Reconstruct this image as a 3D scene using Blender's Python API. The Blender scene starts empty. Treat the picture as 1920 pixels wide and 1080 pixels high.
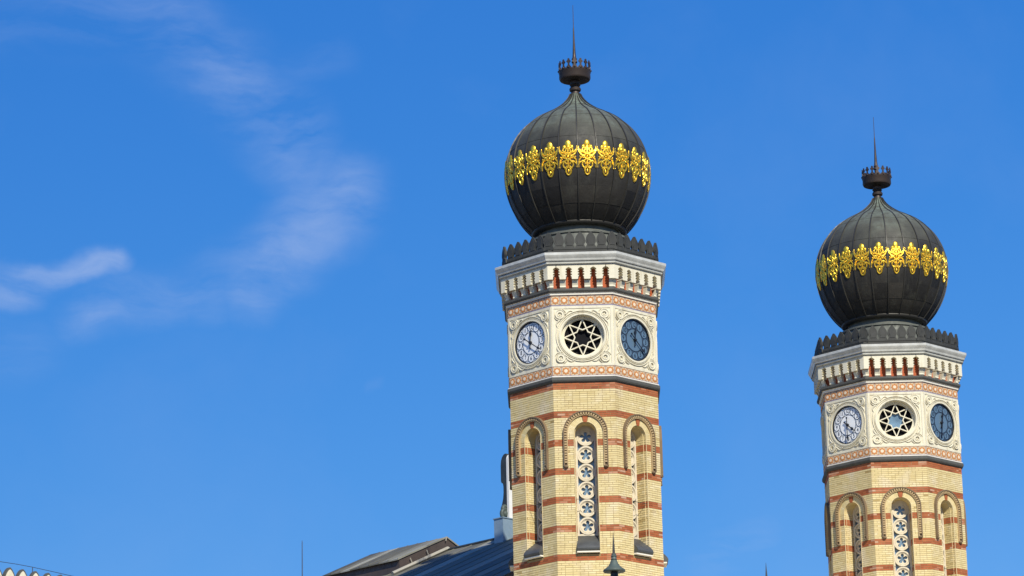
import bpy, math, random
from mathutils import Vector, Matrix

# ------------------------------------------------------------------ camera
R_ = math.radians
F_PX, PITCH, ROLL, YAW, DIST = 6247.76, 0.27412, -0.02205, -0.0214, 114.998
CAM = Vector((0, -DIST, 1.6))
scene = bpy.context.scene
C = scene.collection
fwd0 = Vector((math.sin(YAW), math.cos(YAW), 0))
rgt0 = Vector((math.cos(YAW), -math.sin(YAW), 0))
FWD = fwd0 * math.cos(PITCH) + Vector((0, 0, math.sin(PITCH)))
UP0 = -fwd0 * math.sin(PITCH) + Vector((0, 0, math.cos(PITCH)))
RGT = rgt0 * math.cos(ROLL) + UP0 * math.sin(ROLL)
UPV = -rgt0 * math.sin(ROLL) + UP0 * math.cos(ROLL)
cd = bpy.data.cameras.new('camera')
cam = bpy.data.objects.new('camera', cd)
C.objects.link(cam)
cam.matrix_world = Matrix(((RGT.x, UPV.x, -FWD.x, CAM.x), (RGT.y, UPV.y, -FWD.y, CAM.y),
                           (RGT.z, UPV.z, -FWD.z, CAM.z), (0, 0, 0, 1)))
cd.sensor_width = 36.0
cd.lens = F_PX * 36.0 / 1920.0
cd.clip_start = 0.5
cd.clip_end = 6000
scene.camera = cam


def pix(px, py):
    """direction (world) of a photo pixel"""
    return FWD + RGT * ((px - 960) / F_PX) - UPV * ((py - 540) / F_PX)


def at_depth(px, py, yd):
    d = pix(px, py)
    return CAM + d * ((yd + DIST) / d.y)


def on_plane(px, py, p0, n):
    d = pix(px, py)
    return CAM + d * ((Vector(p0) - CAM).dot(n) / d.dot(n))


# ------------------------------------------------------------------ world, sun, exposure
SUN_AZ, SUN_EL = R_(20), R_(39)          # azimuth to the right of the camera's back
sun_dir = Vector((math.sin(SUN_AZ) * math.cos(SUN_EL), -math.cos(SUN_AZ) * math.cos(SUN_EL), math.sin(SUN_EL)))
world = bpy.data.worlds.new('World')
scene.world = world
world.use_nodes = True
wn, wl = world.node_tree.nodes, world.node_tree.links
wn.clear()


def wnode(t, **kw):
    n = wn.new(t)
    for k, v in kw.items():
        setattr(n, k, v)
    return n


def wmath(op, a, b=None, c=None, clamp=False):
    n = wnode('ShaderNodeMath', operation=op, use_clamp=clamp)
    for i, v in enumerate((a, b, c)):
        if v is None:
            continue
        if isinstance(v, (int, float)):
            n.inputs[i].default_value = v
        else:
            wl.new(v, n.inputs[i])
    return n.outputs[0]


def wvec(op, a, b=None, out=0):
    n = wnode('ShaderNodeVectorMath', operation=op)
    for i, v in enumerate((a, b)):
        if v is None:
            continue
        if isinstance(v, (tuple, list, Vector)):
            n.inputs[i].default_value = tuple(v)
        else:
            wl.new(v, n.inputs[i])
    return n.outputs[out]


sky = wnode('ShaderNodeTexSky', sky_type='NISHITA')
sky.sun_disc = False
sky.sun_elevation = SUN_EL
sky.sun_rotation = math.atan2(-sun_dir.x, sun_dir.y)
sky.altitude = 0
sky.air_density = 1.0
sky.dust_density = 0.25
sky.ozone_density = 5.0
hsv = wnode('ShaderNodeHueSaturation')
hsv.inputs['Saturation'].default_value = 1.20
hsv.inputs['Value'].default_value = 1.0
wl.new(sky.outputs[0], hsv.inputs['Color'])
tc = wnode('ShaderNodeTexCoord')
geo_d = tc.outputs['Generated']
# wind-blown warp of the sky direction, then cirrus bands as soft strokes on the sky sphere
nz = wnode('ShaderNodeTexNoise')
nz.inputs['Scale'].default_value = 14.0
nz.inputs['Detail'].default_value = 6.0
nz.inputs['Roughness'].default_value = 0.52
wl.new(geo_d, nz.inputs['Vector'])
wv = wvec('SUBTRACT', nz.outputs['Color'], (0.5, 0.5, 0.5))
wsc = wnode('ShaderNodeVectorMath', operation='SCALE')
wl.new(wv, wsc.inputs[0])
wsc.inputs['Scale'].default_value = 0.034
dwarp = wvec('ADD', geo_d, wsc.outputs[0])
STROKES = [  # (px,py)-(px,py), width px, strength
    ((-260, 590), (40, 535), 46, .80), ((20, 535), (205, 488), 34, .95), ((230, 545), (460, 490), 62, .62),
    ((430, 505), (600, 430), 75, .50), ((530, 480), (700, 350), 90, .75), ((600, 400), (640, 350), 70, .45),
    ((640, 320), (560, 205), 80, .48), ((600, 240), (470, 90), 90, .62), ((500, 120), (350, 0), 100, .42),
    ((560, 110), (690, 70), 50, .18), ((380, 10), (-60, 30), 70, .30), ((-60, 640), (60, 660), 70, .24),
    ((1330, 1040), (1440, 1005), 60, .36), ((770, 690), (800, 686), 14, .25), ((300, 865), (330, 850), 26, .15),
    ((300, -60), (-300, -260), 120, .5), ((2050, 950), (2500, 800), 100, .5)]
tot = None
for (a, b, w, st) in STROKES:
    if a[0] < 900 and b[0] > 230 or a[1] < 60:                     # the wind warp carries the strokes up and to the right
        a, b = (a[0] - 75, a[1] + 38), (b[0] - 75, b[1] + 38)
    A, B = pix(*a).normalized(), pix(*b).normalized()
    ab = B - A
    rel = wvec('SUBTRACT', dwarp, A)
    h = wmath('MULTIPLY', wvec('DOT_PRODUCT', rel, ab, 1), 1.0 / ab.length_squared, clamp=True)
    sc = wnode('ShaderNodeVectorMath', operation='SCALE')
    sc.inputs[0].default_value = ab
    wl.new(h, sc.inputs['Scale'])
    dist = wvec('LENGTH', wvec('SUBTRACT', rel, sc.outputs[0]), None, 1)
    mr = wnode('ShaderNodeMapRange', interpolation_type='SMOOTHERSTEP')
    wl.new(dist, mr.inputs[0])
    mr.inputs[1].default_value = w * 1.40 / F_PX
    mr.inputs[2].default_value = 0.0
    mr.inputs[3].default_value = 0.0
    mr.inputs[4].default_value = st
    tot = mr.outputs[0] if tot is None else wmath('MAXIMUM', tot, mr.outputs[0])
# fibrous texture inside the bands
mp = wnode('ShaderNodeMapping')
mp.inputs['Rotation'].default_value = (0, R_(-28), 0)
mp.inputs['Scale'].default_value = (22, 22, 85)
wl.new(dwarp, mp.inputs[0])
fib = wnode('ShaderNodeTexNoise')
fib.inputs['Scale'].default_value = 1.0
fib.inputs['Detail'].default_value = 7.0
fib.inputs['Roughness'].default_value = 0.58
wl.new(mp.outputs[0], fib.inputs['Vector'])
fr = wnode('ShaderNodeMapRange')
wl.new(fib.outputs[0], fr.inputs[0])
fr.inputs[1].default_value, fr.inputs[2].default_value = 0.34, 0.66
fr.inputs[3].default_value, fr.inputs[4].default_value = 0.04, 1.20
bands = wmath('MULTIPLY', tot, fr.outputs[0])
# the same kind of thin veil over the whole sky
veil = wnode('ShaderNodeTexNoise')
veil.inputs['Scale'].default_value = 9.0
veil.inputs['Detail'].default_value = 8.0
veil.inputs['Roughness'].default_value = 0.6
wl.new(dwarp, veil.inputs['Vector'])
vr = wnode('ShaderNodeMapRange')
wl.new(veil.outputs[0], vr.inputs[0])
vr.inputs[1].default_value, vr.inputs[2].default_value = 0.50, 0.80
vr.inputs[3].default_value, vr.inputs[4].default_value = 0.0, 0.16
cov = wmath('MAXIMUM', bands, vr.outputs[0], clamp=True)
mix = wnode('ShaderNodeMix', data_type='RGBA')
wl.new(wmath('MULTIPLY', cov, 0.50), mix.inputs[0])
gain = wnode('ShaderNodeMix', data_type='RGBA', blend_type='MULTIPLY')      # clear deep-blue summer sky
gain.inputs[0].default_value = 1.0
wl.new(hsv.outputs[0], gain.inputs[6])
gain.inputs[7].default_value = (0.70, 1.02, 1.27, 1)
sepc = wnode('ShaderNodeSeparateColor')
wl.new(gain.outputs[2], sepc.inputs[0])
cmbc = wnode('ShaderNodeCombineColor')
for ci, (ex, ga) in enumerate(((1.2, .95), (.82, 1.168), (.5, 2.757))):      # contrast of the colour film
    wl.new(wmath('MULTIPLY', wmath('POWER', sepc.outputs[ci], ex), ga), cmbc.inputs[ci])
wl.new(cmbc.outputs[0], mix.inputs[6])
CLOUD_COL = (4.2, 5.4, 8.2, 1)
mix.inputs[7].default_value = CLOUD_COL
bg = wnode('ShaderNodeBackground')
bg.inputs['Strength'].default_value = 0.10
wl.new(mix.outputs[2], bg.inputs['Color'])
wo = wnode('ShaderNodeOutputWorld')
wl.new(bg.outputs[0], wo.inputs[0])

sl = bpy.data.lights.new('sun', 'SUN')
sl.energy = 5.0
sl.angle = R_(0.53)
sl.color = (1.0, 0.95, 0.825)
so = bpy.data.objects.new('sun', sl)
C.objects.link(so)
so.location = (40, -90, 80)
so.rotation_euler = sun_dir.to_track_quat('Z', 'Y').to_euler()
scene.view_settings.view_transform = 'Standard'
scene.view_settings.look = 'None'
scene.view_settings.exposure = 0.0
scene.view_settings.gamma = 1.0
scene.view_settings.use_curve_mapping = False

rnd = random.Random(7)


# ------------------------------------------------------------------ materials
class MatB:
    def __init__(self, name):
        self.m = bpy.data.materials.new(name)
        self.m.use_nodes = True
        self.nt = self.m.node_tree
        self.n, self.l = self.nt.nodes, self.nt.links
        self.b = self.n['Principled BSDF']

    def node(self, t, **kw):
        n = self.n.new(t)
        for k, v in kw.items():
            setattr(n, k, v)
        return n

    def setv(self, sock, v):
        if isinstance(v, (int, float, tuple)):
            sock.default_value = v
        else:
            self.l.new(v, sock)

    def pos(self):
        return self.node('ShaderNodeNewGeometry').outputs['Position']

    def noise(self, scale, detail=4, rough=.55, vec=None, stretch=None):
        v = vec or self.pos()
        if stretch:
            mp = self.node('ShaderNodeMapping')
            mp.inputs['Scale'].default_value = stretch
            self.l.new(v, mp.inputs[0])
            v = mp.outputs[0]
        n = self.node('ShaderNodeTexNoise')
        n.inputs['Scale'].default_value = scale
        n.inputs['Detail'].default_value = detail
        n.inputs['Roughness'].default_value = rough
        self.l.new(v, n.inputs['Vector'])
        return n.outputs[0]

    def rng(self, v, a, b, c=0., d=1.):
        n = self.node('ShaderNodeMapRange')
        self.l.new(v, n.inputs[0])
        for i, x in enumerate((a, b, c, d)):
            n.inputs[1 + i].default_value = x
        return n.outputs[0]

    def math(self, op, a, b):
        n = self.node('ShaderNodeMath', operation=op)
        self.setv(n.inputs[0], a)
        self.setv(n.inputs[1], b)
        return n.outputs[0]

    def mix(self, f, a, b, blend='MIX'):
        n = self.node('ShaderNodeMix', data_type='RGBA', blend_type=blend)
        self.setv(n.inputs[0], f)
        self.setv(n.inputs[6], a if not (isinstance(a, tuple) and len(a) == 3) else a + (1,))
        self.setv(n.inputs[7], b if not (isinstance(b, tuple) and len(b) == 3) else b + (1,))
        return n.outputs[2]

    def attr(self, name):
        return self.node('ShaderNodeAttribute', attribute_name=name).outputs['Fac']

    def objrand(self):
        return self.node('ShaderNodeObjectInfo').outputs['Random']

    def ramp(self, v, stops):
        n = self.node('ShaderNodeValToRGB')
        e = n.color_ramp.elements
        while len(e) > 1:
            e.remove(e[-1])
        e[0].position, e[0].color = stops[0][0], tuple(stops[0][1]) + (1,)
        for p, c in stops[1:]:
            x = e.new(p)
            x.color = tuple(c) + (1,)
        self.l.new(v, n.inputs[0])
        return n.outputs[0]

    def bump(self, h, strength=.3, dist=.02):
        n = self.node('ShaderNodeBump')
        n.inputs['Strength'].default_value = strength
        n.inputs['Distance'].default_value = dist
        self.l.new(h, n.inputs['Height'])
        self.l.new(n.outputs[0], self.b.inputs['Normal'])

    def fin(self, col, rough=.8, metal=0., spec=.5):
        self.setv(self.b.inputs['Base Color'], col if not (isinstance(col, tuple) and len(col) == 3) else col + (1,))
        self.setv(self.b.inputs['Roughness'], rough)
        self.setv(self.b.inputs['Metallic'], metal)
        self.b.inputs['Specular IOR Level'].default_value = spec
        return self.m


def m_brick(name, stops, pale, dark):
    k = MatB(name)
    c = k.ramp(k.attr('tint'), stops)
    n1 = k.noise(1.3, 5)
    c = k.mix(k.rng(n1, .52, .74, 0, .55), c, pale)            # lime bloom
    n2 = k.noise(2.2, 6, .65, stretch=(1, 1, .35))
    c = k.mix(k.rng(n2, .52, .78, 0, .65), c, dark)
    c = k.mix(k.rng(k.noise(7, 4, .6), .55, .72, 0, .22), c, tuple(x * y for x, y in zip(pale, (1.0, .86, .80))))            # soot
    k.bump(k.noise(60, 3), .25, .006)
    return k.fin(c, .78, 0, .35)


def m_stone(name, base, dirt, amt=.5, streak=True):
    k = MatB(name)
    n0 = k.noise(6, 6, .6)
    c = k.mix(k.rng(n0, .35, .75, 0, .5), base, tuple(x * .82 for x in base))
    n1 = k.noise(2.6, 7, .68, stretch=(1.6, 1.6, .28) if streak else None)
    c = k.mix(k.rng(n1, .52, .74, 0, amt), c, dirt)
    k.bump(k.noise(30, 4), .2, .008)
    return k.fin(c, .75, 0, .35)


M = {}
M['yellow'] = m_brick('yellow_brick', [(0, (.40, .28, .10)), (.3, (.655, .515, .235)), (.7, (.73, .595, .295)), (.9, (.80, .675, .39)), (1, (.71, .58, .25))],
                      (.80, .70, .54), (.46, .34, .15))
M['red'] = m_brick('red_brick', [(0, (.24, .062, .024)), (.4, (.37, .100, .032)), (.8, (.46, .140, .048)), (.93, (.52, .24, .13)), (1, (.58, .38, .25))],
                   (.48, .20, .11), (.25, .065, .028))
M['jamb_roll'] = m_stone('pale_yellow_roll', (.72, .58, .32), (.5, .38, .18), .4)
M['mortar'] = m_stone('lime_mortar', (.34, .245, .11), (.20, .14, .07), .5)
M['cream'] = m_stone('cream_limestone', (.77, .71, .53), (.46, .38, .22), .75)
M['tracery'] = m_stone('tracery_stone', (.70, .62, .46), (.42, .35, .22), .7)
M['white'] = m_stone('white_limestone', (.82, .77, .64), (.50, .43, .30), .5)
M['hood'] = m_stone('brown_terracotta', (.48, .34, .17), (.22, .15, .08), .6, False)
M['hood_dark'] = m_stone('sooty_terracotta', (.21, .145, .08), (.09, .065, .04), .6, False)
M['niche'] = m_stone('niche_terracotta', (.44, .105, .035), (.22, .055, .025), .5, False)
M['tile_base'] = m_stone('tile_cream', (.60, .46, .29), (.45, .28, .18), .4, False)
M['tile_orange'] = m_stone('tile_orange', (.56, .22, .06), (.42, .15, .045), .5, False)
M['tile_pink'] = m_stone('tile_pale', (.80, .67, .48), (.66, .46, .32), .4, False)
M['tile_line'] = m_stone('tile_violet', (.27, .24, .31), (.16, .13, .16), .4, False)
M['ledge'] = m_stone('dark_grey_edging', (.10, .098, .085), (.05, .047, .04), .5)  # even dark grey for string courses and merlon edges


def m_metal(name, col, col2, rough, metal, spec=.5, scale=3.):
    k = MatB(name)
    c = k.mix(k.rng(k.noise(scale, 6, .65), .35, .7), col, col2)
    k.bump(k.noise(scale * 4, 4), .15, .01)
    r = k.rng(k.noise(scale * 2, 4), .3, .7, rough * .8, min(1, rough * 1.25))
    return k.fin(c, r, metal, spec)


M['gutter'] = m_metal('painted_gutter', (.70, .69, .61), (.46, .45, .39), .35, .10)
M['cyma'] = m_metal('olive_grey_paint', (.48, .47, .40), (.34, .33, .27), .5, .05)
M['iron'] = m_metal('dark_cast_metal', (.055, .053, .047), (.032, .030, .027), .5, .3)
M['crest'] = m_metal('crest_zinc', (.036, .036, .032), (.062, .062, .053), .6, .05, .3)
M['drum'] = m_metal('drum_zinc', (.15, .155, .125), (.09, .093, .076), .6, .05, .3)
M['bronze'] = m_metal('brown_bronze', (.075, .052, .040), (.045, .034, .028), .5, .4)
M['slate'] = m_metal('slate_sill', (.060, .062, .060), (.085, .088, .085), .5, .05, .4)
M['patina'] = m_metal('green_patina', (.095, .125, .105), (.05, .062, .052), .6, .1)
M['ped_paint'] = m_metal('pale_blue_sheet', (.27, .36, .42), (.20, .28, .34), .45, .2)
M['tab_dark'] = m_metal('tablet_back_sheet', (.050, .060, .060), (.028, .034, .034), .5, .2)
M['tab_white'] = m_stone('tablet_stone', (.80, .78, .72), (.6, .58, .5), .3)
M['black'] = m_metal('black_paint', (.012, .013, .016), (.02, .02, .022), .4, .0)
M['rod'] = m_metal('grey_blue_rod', (.08, .11, .17), (.06, .08, .12), .5, .3)

# copper sheets of the domes: brown-black, sunlight painted on the upper half, weathered green towards the neck
k = MatB('dome_copper')
c = k.mix(k.objrand(), (.017, .016, .014), (.040, .036, .029))
sepz = k.node('ShaderNodeSeparateXYZ')
k.l.new(k.pos(), sepz.inputs[0])
zz = k.math('ADD', sepz.outputs['Z'], k.rng(k.noise(1.4, 4), .2, .8, -.55, .55))
c = k.mix(k.rng(zz, 38.3, 39.7, 0, .85), c, (.100, .101, .074))  # olive patina, with the sun's lightening of the upper half painted in
c = k.mix(k.math('MULTIPLY', k.rng(zz, 39.3, 40.9, 0, .8), k.rng(k.noise(5, 5, .6, stretch=(1, 1, .3)), .35, .6)), c, (.20, .25, .20))
c = k.mix(k.rng(k.noise(3.2, 7, .72, stretch=(1, 1, .16)), .52, .72, 0, .5), c, (.080, .079, .060))
k.bump(k.noise(2.6, 3), .5, .05)
M['copper'] = k.fin(c, k.rng(k.noise(4, 4), .3, .7, .50, .66), .05, .32)
M['seam'] = m_metal('copper_seam', (.055, .052, .042), (.035, .032, .028), .5, .3)

k = MatB('gilding')
c = k.mix(k.rng(k.noise(14, 4), .4, .7), (.97, .65, .065), (.78, .44, .03))
c = k.mix(k.rng(k.noise(9, 5, .7), .56, .74, 0, .75), c, (.30, .17, .03))
k.bump(k.noise(22, 3), .5, .02)
M['gold'] = k.fin(c, k.rng(k.noise(18, 3), .35, .65, .24, .46), .80, .6)

# clock faces; the slate blue set has the sky's reflection painted in
k = MatB('white_opal_glass')
M['dial_white'] = k.fin(k.mix(k.rng(k.noise(2, 3), .4, .7), (.88, .88, .85), (.80, .81, .79)), .25, 0, .6)
k = MatB('white_enamel')
M['disc_white'] = k.fin((.93, .92, .87), .25, 0, .6)
k = MatB('dial_painted_reflection')
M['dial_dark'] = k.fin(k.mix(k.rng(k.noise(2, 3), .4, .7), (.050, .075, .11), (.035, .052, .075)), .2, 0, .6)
k = MatB('disc_painted_reflection')
M['disc_reflect'] = k.fin((.105, .17, .235), .22, 0, .6)
k = MatB('grey_ink')
M['ink'] = k.fin((.045, .06, .085), .5)
k = MatB('ink_painted_reflection')
M['ink_reflect'] = k.fin((.018, .03, .05), .5)


def m_glass(name, col, rough=.12):
    k = MatB(name)
    c = k.mix(k.rng(k.noise(3, 3), .4, .7), col, tuple(x * .6 for x in col))
    k.bump(k.noise(2.0, 2), .15, .02)
    return k.fin(c, rough, 0, .8)


M['glass'] = m_glass('blue_grey_pane', (.20, .29, .37))
M['glass_dark'] = m_glass('dark_pane', (.006, .006, .008), .6)
M['glass_dark'].node_tree.nodes['Principled BSDF'].inputs['Specular IOR Level'].default_value = .1
M['glass_painted_sky'] = m_glass('pane_painted_sky', (.20, .31, .40))  # sky light put into the pane colour

k = MatB('roof_sheet_metal')
c = k.ramp(k.objrand(), [(0, (.06, .058, .045)), (.35, (.12, .115, .09)), (.6, (.33, .32, .26)), (.8, (.10, .092, .068)), (1, (.26, .235, .165))])
c = k.mix(k.rng(k.noise(1.0, 6, .7), .45, .72, 0, .8), c, (.17, .165, .12))
c = k.mix(k.rng(k.noise(.6, 5, .6), .58, .75, 0, .6), c, (.06, .05, .045))
k.bump(k.noise(2.5, 3), .2, .03)
M['roof'] = k.fin(c, .6, .0, .25)
M['roof_brown'] = m_metal('brown_sheet', (.085, .062, .050), (.055, .042, .036), .6, .1)
M['flash'] = m_stone('flashing_strip', (.40, .37, .30), (.22, .20, .16), .6, False)


def m_wallbrick(name, c1, c2, mort):
    k = MatB(name)
    b = k.node('ShaderNodeTexBrick')
    b.inputs['Color1'].default_value = c1 + (1,)
    b.inputs['Color2'].default_value = c2 + (1,)
    b.inputs['Mortar'].default_value = mort + (1,)
    b.inputs['Scale'].default_value = 1.0
    b.inputs['Mortar Size'].default_value = .006
    b.inputs['Brick Width'].default_value = .26
    b.inputs['Row Height'].default_value = .0775
    s = k.node('ShaderNodeSeparateXYZ')
    k.l.new(k.pos(), s.inputs[0])
    cmb = k.node('ShaderNodeCombineXYZ')
    k.l.new(k.math('ADD', s.outputs[0], s.outputs[1]), cmb.inputs[0])
    k.l.new(s.outputs[2], cmb.inputs[1])
    k.l.new(cmb.outputs[0], b.inputs['Vector'])
    c = k.mix(k.rng(k.noise(.8, 5), .5, .75, 0, .5), b.outputs[0], tuple(x * .6 for x in c1))
    return k.fin(c, .8, 0, .3)


M['wallbrick'] = m_wallbrick('yellow_brick_wall', (.62, .46, .20), (.70, .54, .26), (.42, .33, .19))
k = MatB('asphalt')
M['asphalt'] = k.fin(k.mix(k.noise(3, 8, .7), (.035, .035, .037), (.065, .064, .062)), .9, 0, .3)
k = MatB('paving')
M['paving'] = k.fin(k.mix(k.noise(2, 8, .7), (.22, .21, .19), (.32, .30, .27)), .85, 0, .3)


# ------------------------------------------------------------------ mesh builder
class MB:
    """face-local frame: s to the right, d outward from the axis (= -y), z up"""

    def __init__(self):
        self.v, self.f, self.m, self.t = [], [], [], []

    def add(self, vs, fs, mat=0, tint=.5):
        o = len(self.v)
        self.v += [tuple(p) for p in vs]
        for f in fs:
            self.f.append(tuple(i + o for i in f))
            self.m.append(mat)
            self.t.append(tint)

    def box(self, s0, s1, d0, d1, z0, z1, mat=0, tint=.5, back=True):
        vs = [(s0, -d1, z0), (s1, -d1, z0), (s1, -d1, z1), (s0, -d1, z1),
              (s0, -d0, z0), (s1, -d0, z0), (s1, -d0, z1), (s0, -d0, z1)]
        fs = [(0, 1, 2, 3), (0, 3, 7, 4), (1, 5, 6, 2), (3, 2, 6, 7), (0, 4, 5, 1)]
        if back:
            fs.append((4, 7, 6, 5))
        self.add(vs, fs, mat, tint)

    def prism(self, poly, d0, d1, mat=0, tint=.5, back=False):
        """poly: (s,z) counter-clockwise seen from outside"""
        n = len(poly)
        vs = [(s, -d1, z) for s, z in poly] + [(s, -d0, z) for s, z in poly]
        fs = [tuple(range(n))] + [(i, i + n, (i + 1) % n + n, (i + 1) % n) for i in range(n)]
        if back:
            fs.append(tuple(range(2 * n - 1, n - 1, -1)))
        self.add(vs, fs, mat, tint)

    def strip(self, inner, outer, d0, d1, mat=0, closed=True, tint=.5):
        """flat ring/band between two (s,z) outlines, d0..d1 thick"""
        n = len(inner)
        vs = ([(s, -d1, z) for s, z in inner] + [(s, -d1, z) for s, z in outer] +
              [(s, -d0, z) for s, z in inner] + [(s, -d0, z) for s, z in outer])
        fs = []
        rng = range(n) if closed else range(n - 1)
        for i in rng:
            j = (i + 1) % n
            fs += [(i, i + n, j + n, j), (i, j, j + 2 * n, i + 2 * n), (i + n, i + 3 * n, j + 3 * n, j + n)]
        if not closed:
            fs += [(0, 2 * n, 3 * n, n), (n - 1, 2 * n - 1, 4 * n - 1, 3 * n - 1)]
        self.add(vs, fs, mat, tint)

    def annulus(self, cx, cz, r0, r1, d0, d1, n=32, mat=0):
        a = [(math.cos(2 * math.pi * i / n), math.sin(2 * math.pi * i / n)) for i in range(n)]
        self.strip([(cx + r0 * x, cz + r0 * z) for x, z in a], [(cx + r1 * x, cz + r1 * z) for x, z in a], d0, d1, mat)

    def disc(self, cx, cz, r, d0, d1, n=32, mat=0):
        self.prism([(cx + r * math.cos(2 * math.pi * i / n), cz + r * math.sin(2 * math.pi * i / n)) for i in range(n)], d0, d1, mat)

    def tube(self, pts, rad, n=6, mat=0, closed=False, caps=True):
        pts = [Vector(p) for p in pts]
        m = len(pts)
        rads = rad if isinstance(rad, (list, tuple)) else [rad] * m
        vs = []
        up = None
        for i, p in enumerate(pts):
            a = pts[(i - 1) % m] if (closed or i) else p
            b = pts[(i + 1) % m] if (closed or i < m - 1) else p
            t = (b - a).normalized()
            if up is None:
                up = Vector((0, -1, 0)) if abs(t.y) < .9 else Vector((1, 0, 0))
            x = t.cross(up).normalized()
            y = x.cross(t).normalized()
            for q in range(n):
                an = 2 * math.pi * q / n
                vs.append(p + (x * math.cos(an) + y * math.sin(an)) * rads[i])
        fs = []
        for i in range(m if closed else m - 1):
            j = (i + 1) % m
            for q in range(n):
                r = (q + 1) % n
                fs.append((i * n + q, i * n + r, j * n + r, j * n + q))
        if caps and not closed:
            fs += [tuple(range(n - 1, -1, -1)), tuple((m - 1) * n + q for q in range(n))]
        self.add(vs, fs, mat)

    def lathe(self, prof, n=48, mat=0, a0=0., cx=0., cy=0., apothem=False, cap_top=False, cap_bot=False):
        """prof: (r,z) from bottom to top"""
        k = 1 / math.cos(math.pi / n) if apothem else 1
        vs = []
        for r, z in prof:
            for i in range(n):
                an = a0 + 2 * math.pi * i / n
                vs.append((cx + r * k * math.cos(an), cy + r * k * math.sin(an), z))
        fs = []
        for j in range(len(prof) - 1):
            for i in range(n):
                i2 = (i + 1) % n
                fs.append((j * n + i, j * n + i2, (j + 1) * n + i2, (j + 1) * n + i))
        if cap_top:
            fs.append(tuple((len(prof) - 1) * n + i for i in range(n)))
        if cap_bot:
            fs.append(tuple(range(n - 1, -1, -1)))
        self.add(vs, fs, mat)

    def octa(self, prof, mat=0, **kw):
        self.lathe(prof, 8, mat, R_(22.5), apothem=True, **kw)

    def ball(self, c, r, n=8, m=5, mat=0):
        rx, ry, rz = r if isinstance(r, (tuple, list)) else (r, r, r)
        vs, fs = [], []
        for j in range(m + 1):
            ph = math.pi * j / m
            for i in range(n):
                an = 2 * math.pi * i / n
                vs.append((c[0] + rx * math.sin(ph) * math.cos(an), c[1] + ry * math.sin(ph) * math.sin(an), c[2] - rz * math.cos(ph)))
        for j in range(m):
            for i in range(n):
                i2 = (i + 1) % n
                fs.append((j * n + i, j * n + i2, (j + 1) * n + i2, (j + 1) * n + i))
        self.add(vs, fs, mat)

    def mesh(self, name, mats, smooth=None):
        me = bpy.data.meshes.new(name)
        me.from_pydata(self.v, [], self.f)
        for x in (mats if isinstance(mats, (list, tuple)) else [mats]):
            me.materials.append(M[x])
        me.polygons.foreach_set('material_index', self.m)
        at = me.attributes.new('tint', 'FLOAT', 'FACE')
        at.data.foreach_set('value', self.t)
        if smooth is not None:
            me.polygons.foreach_set('use_smooth', [True] * len(self.f))
            try:
                me.set_sharp_from_angle(angle=R_(smooth))
            except Exception:
                pass
        me.update()
        return me


def put(name, me, parent=None, rz=0., loc=(0, 0, 0), label=None, cat=None, group=None, kind=None):
    o = bpy.data.objects.new(name, me)
    C.objects.link(o)
    o.parent = parent
    o.location = loc
    o.rotation_euler = (0, 0, rz)
    if label:
        o['label'] = label
    if cat:
        o['category'] = cat
    if group:
        o['group'] = group
    if kind:
        o['kind'] = kind
    return o


def arch(hw, spring, zbot, n=20, cx=0.):
    """outline of a round-arched opening, from bottom left over the top to bottom right (clockwise)"""
    p = [(cx - hw, zbot)]
    p += [(cx - hw * math.cos(math.pi * i / n), spring + hw * math.sin(math.pi * i / n)) for i in range(n + 1)]
    p.append((cx + hw, zbot))
    return p


# ------------------------------------------------------------------ tower dimensions
A = 2.6
T = math.tan(math.pi / 8)
PHI = 0.0091
TOWER2 = Vector((12.0872, 13.9516, 0))
COURSE = 0.07750
B_TOP = 28.714                # top of the red band that the arches cut
SPRING = 27.94
Z_BR0, Z_BR1 = 21.04, 29.735
SILL_B = 23.74
Z_CK = 31.41                  # centre of clock storey
HW = A * T


def is_red(ztop):
    return int(round((B_TOP - ztop) / COURSE)) % 13 in (0, 1, 2)


def brick_faces(seed):
    """bricks of one tower face: yellow mesh and the red bands (each its own mesh)"""
    r = random.Random(seed)
    ye, bands = MB(), {}
    k0 = int(math.ceil((B_TOP - Z_BR1) / COURSE - 1e-6))
    k1 = int((B_TOP - Z_BR0) / COURSE)
    for kk in range(k0, k1 + 1):
        zt = B_TOP - kk * COURSE
        zb = zt - COURSE + .013
        red = is_red(zt)
        if red:
            bi = (kk - (kk % 13)) // 13
            mb = bands.setdefault(bi, MB())
        else:
            mb = ye
        zm = (zt + zb) / 2
        cut = 0
        if SILL_B - .02 < zm <= SPRING:
            cut = .392
        elif zm > SPRING and zm < SPRING + .70:
            cut = math.sqrt(max(0, .70 ** 2 - (zm - SPRING) ** 2))
        elif zm <= SILL_B - .02 and zm > SILL_B - .10:
            cut = .42
        x = -HW + .004
        off = (kk % 2) * .13
        first = True
        while x < HW - .01:
            L = .25 if r.random() < .72 else .12
            if first:
                L = .25 - off if off else .25
                first = False
            x1 = min(x + L, HW - .004)
            if HW - .004 - x1 < .06:
                x1 = HW - .004
            segs = [(x, x1)]
            if cut:
                segs = []
                if x < -cut:
                    segs.append((x, min(x1, -cut)))
                if x1 > cut:
                    segs.append((max(x, cut), x1))
            for a, b in segs:
                if b - a < .015:
                    continue
                t = min(.95, max(.15, r.gauss(.58, .13)))
                if red:
                    t = min(.86, max(0, r.gauss(.5, .2)))
                    if abs(a) > .75 and r.random() < .25:
                        t = r.uniform(.88, 1)
                elif r.random() < .006:
                    t = r.uniform(0, .12)
                mb.box(a, b, A - .02, A + r.uniform(-.002, .003), zb, zt - .0005, 0, t, back=False)
            x = x1 + .012
    return ye.mesh('brickwork', 'yellow'), {b: m.mesh('red_brick_band', 'red') for b, m in bands.items()}


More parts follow.
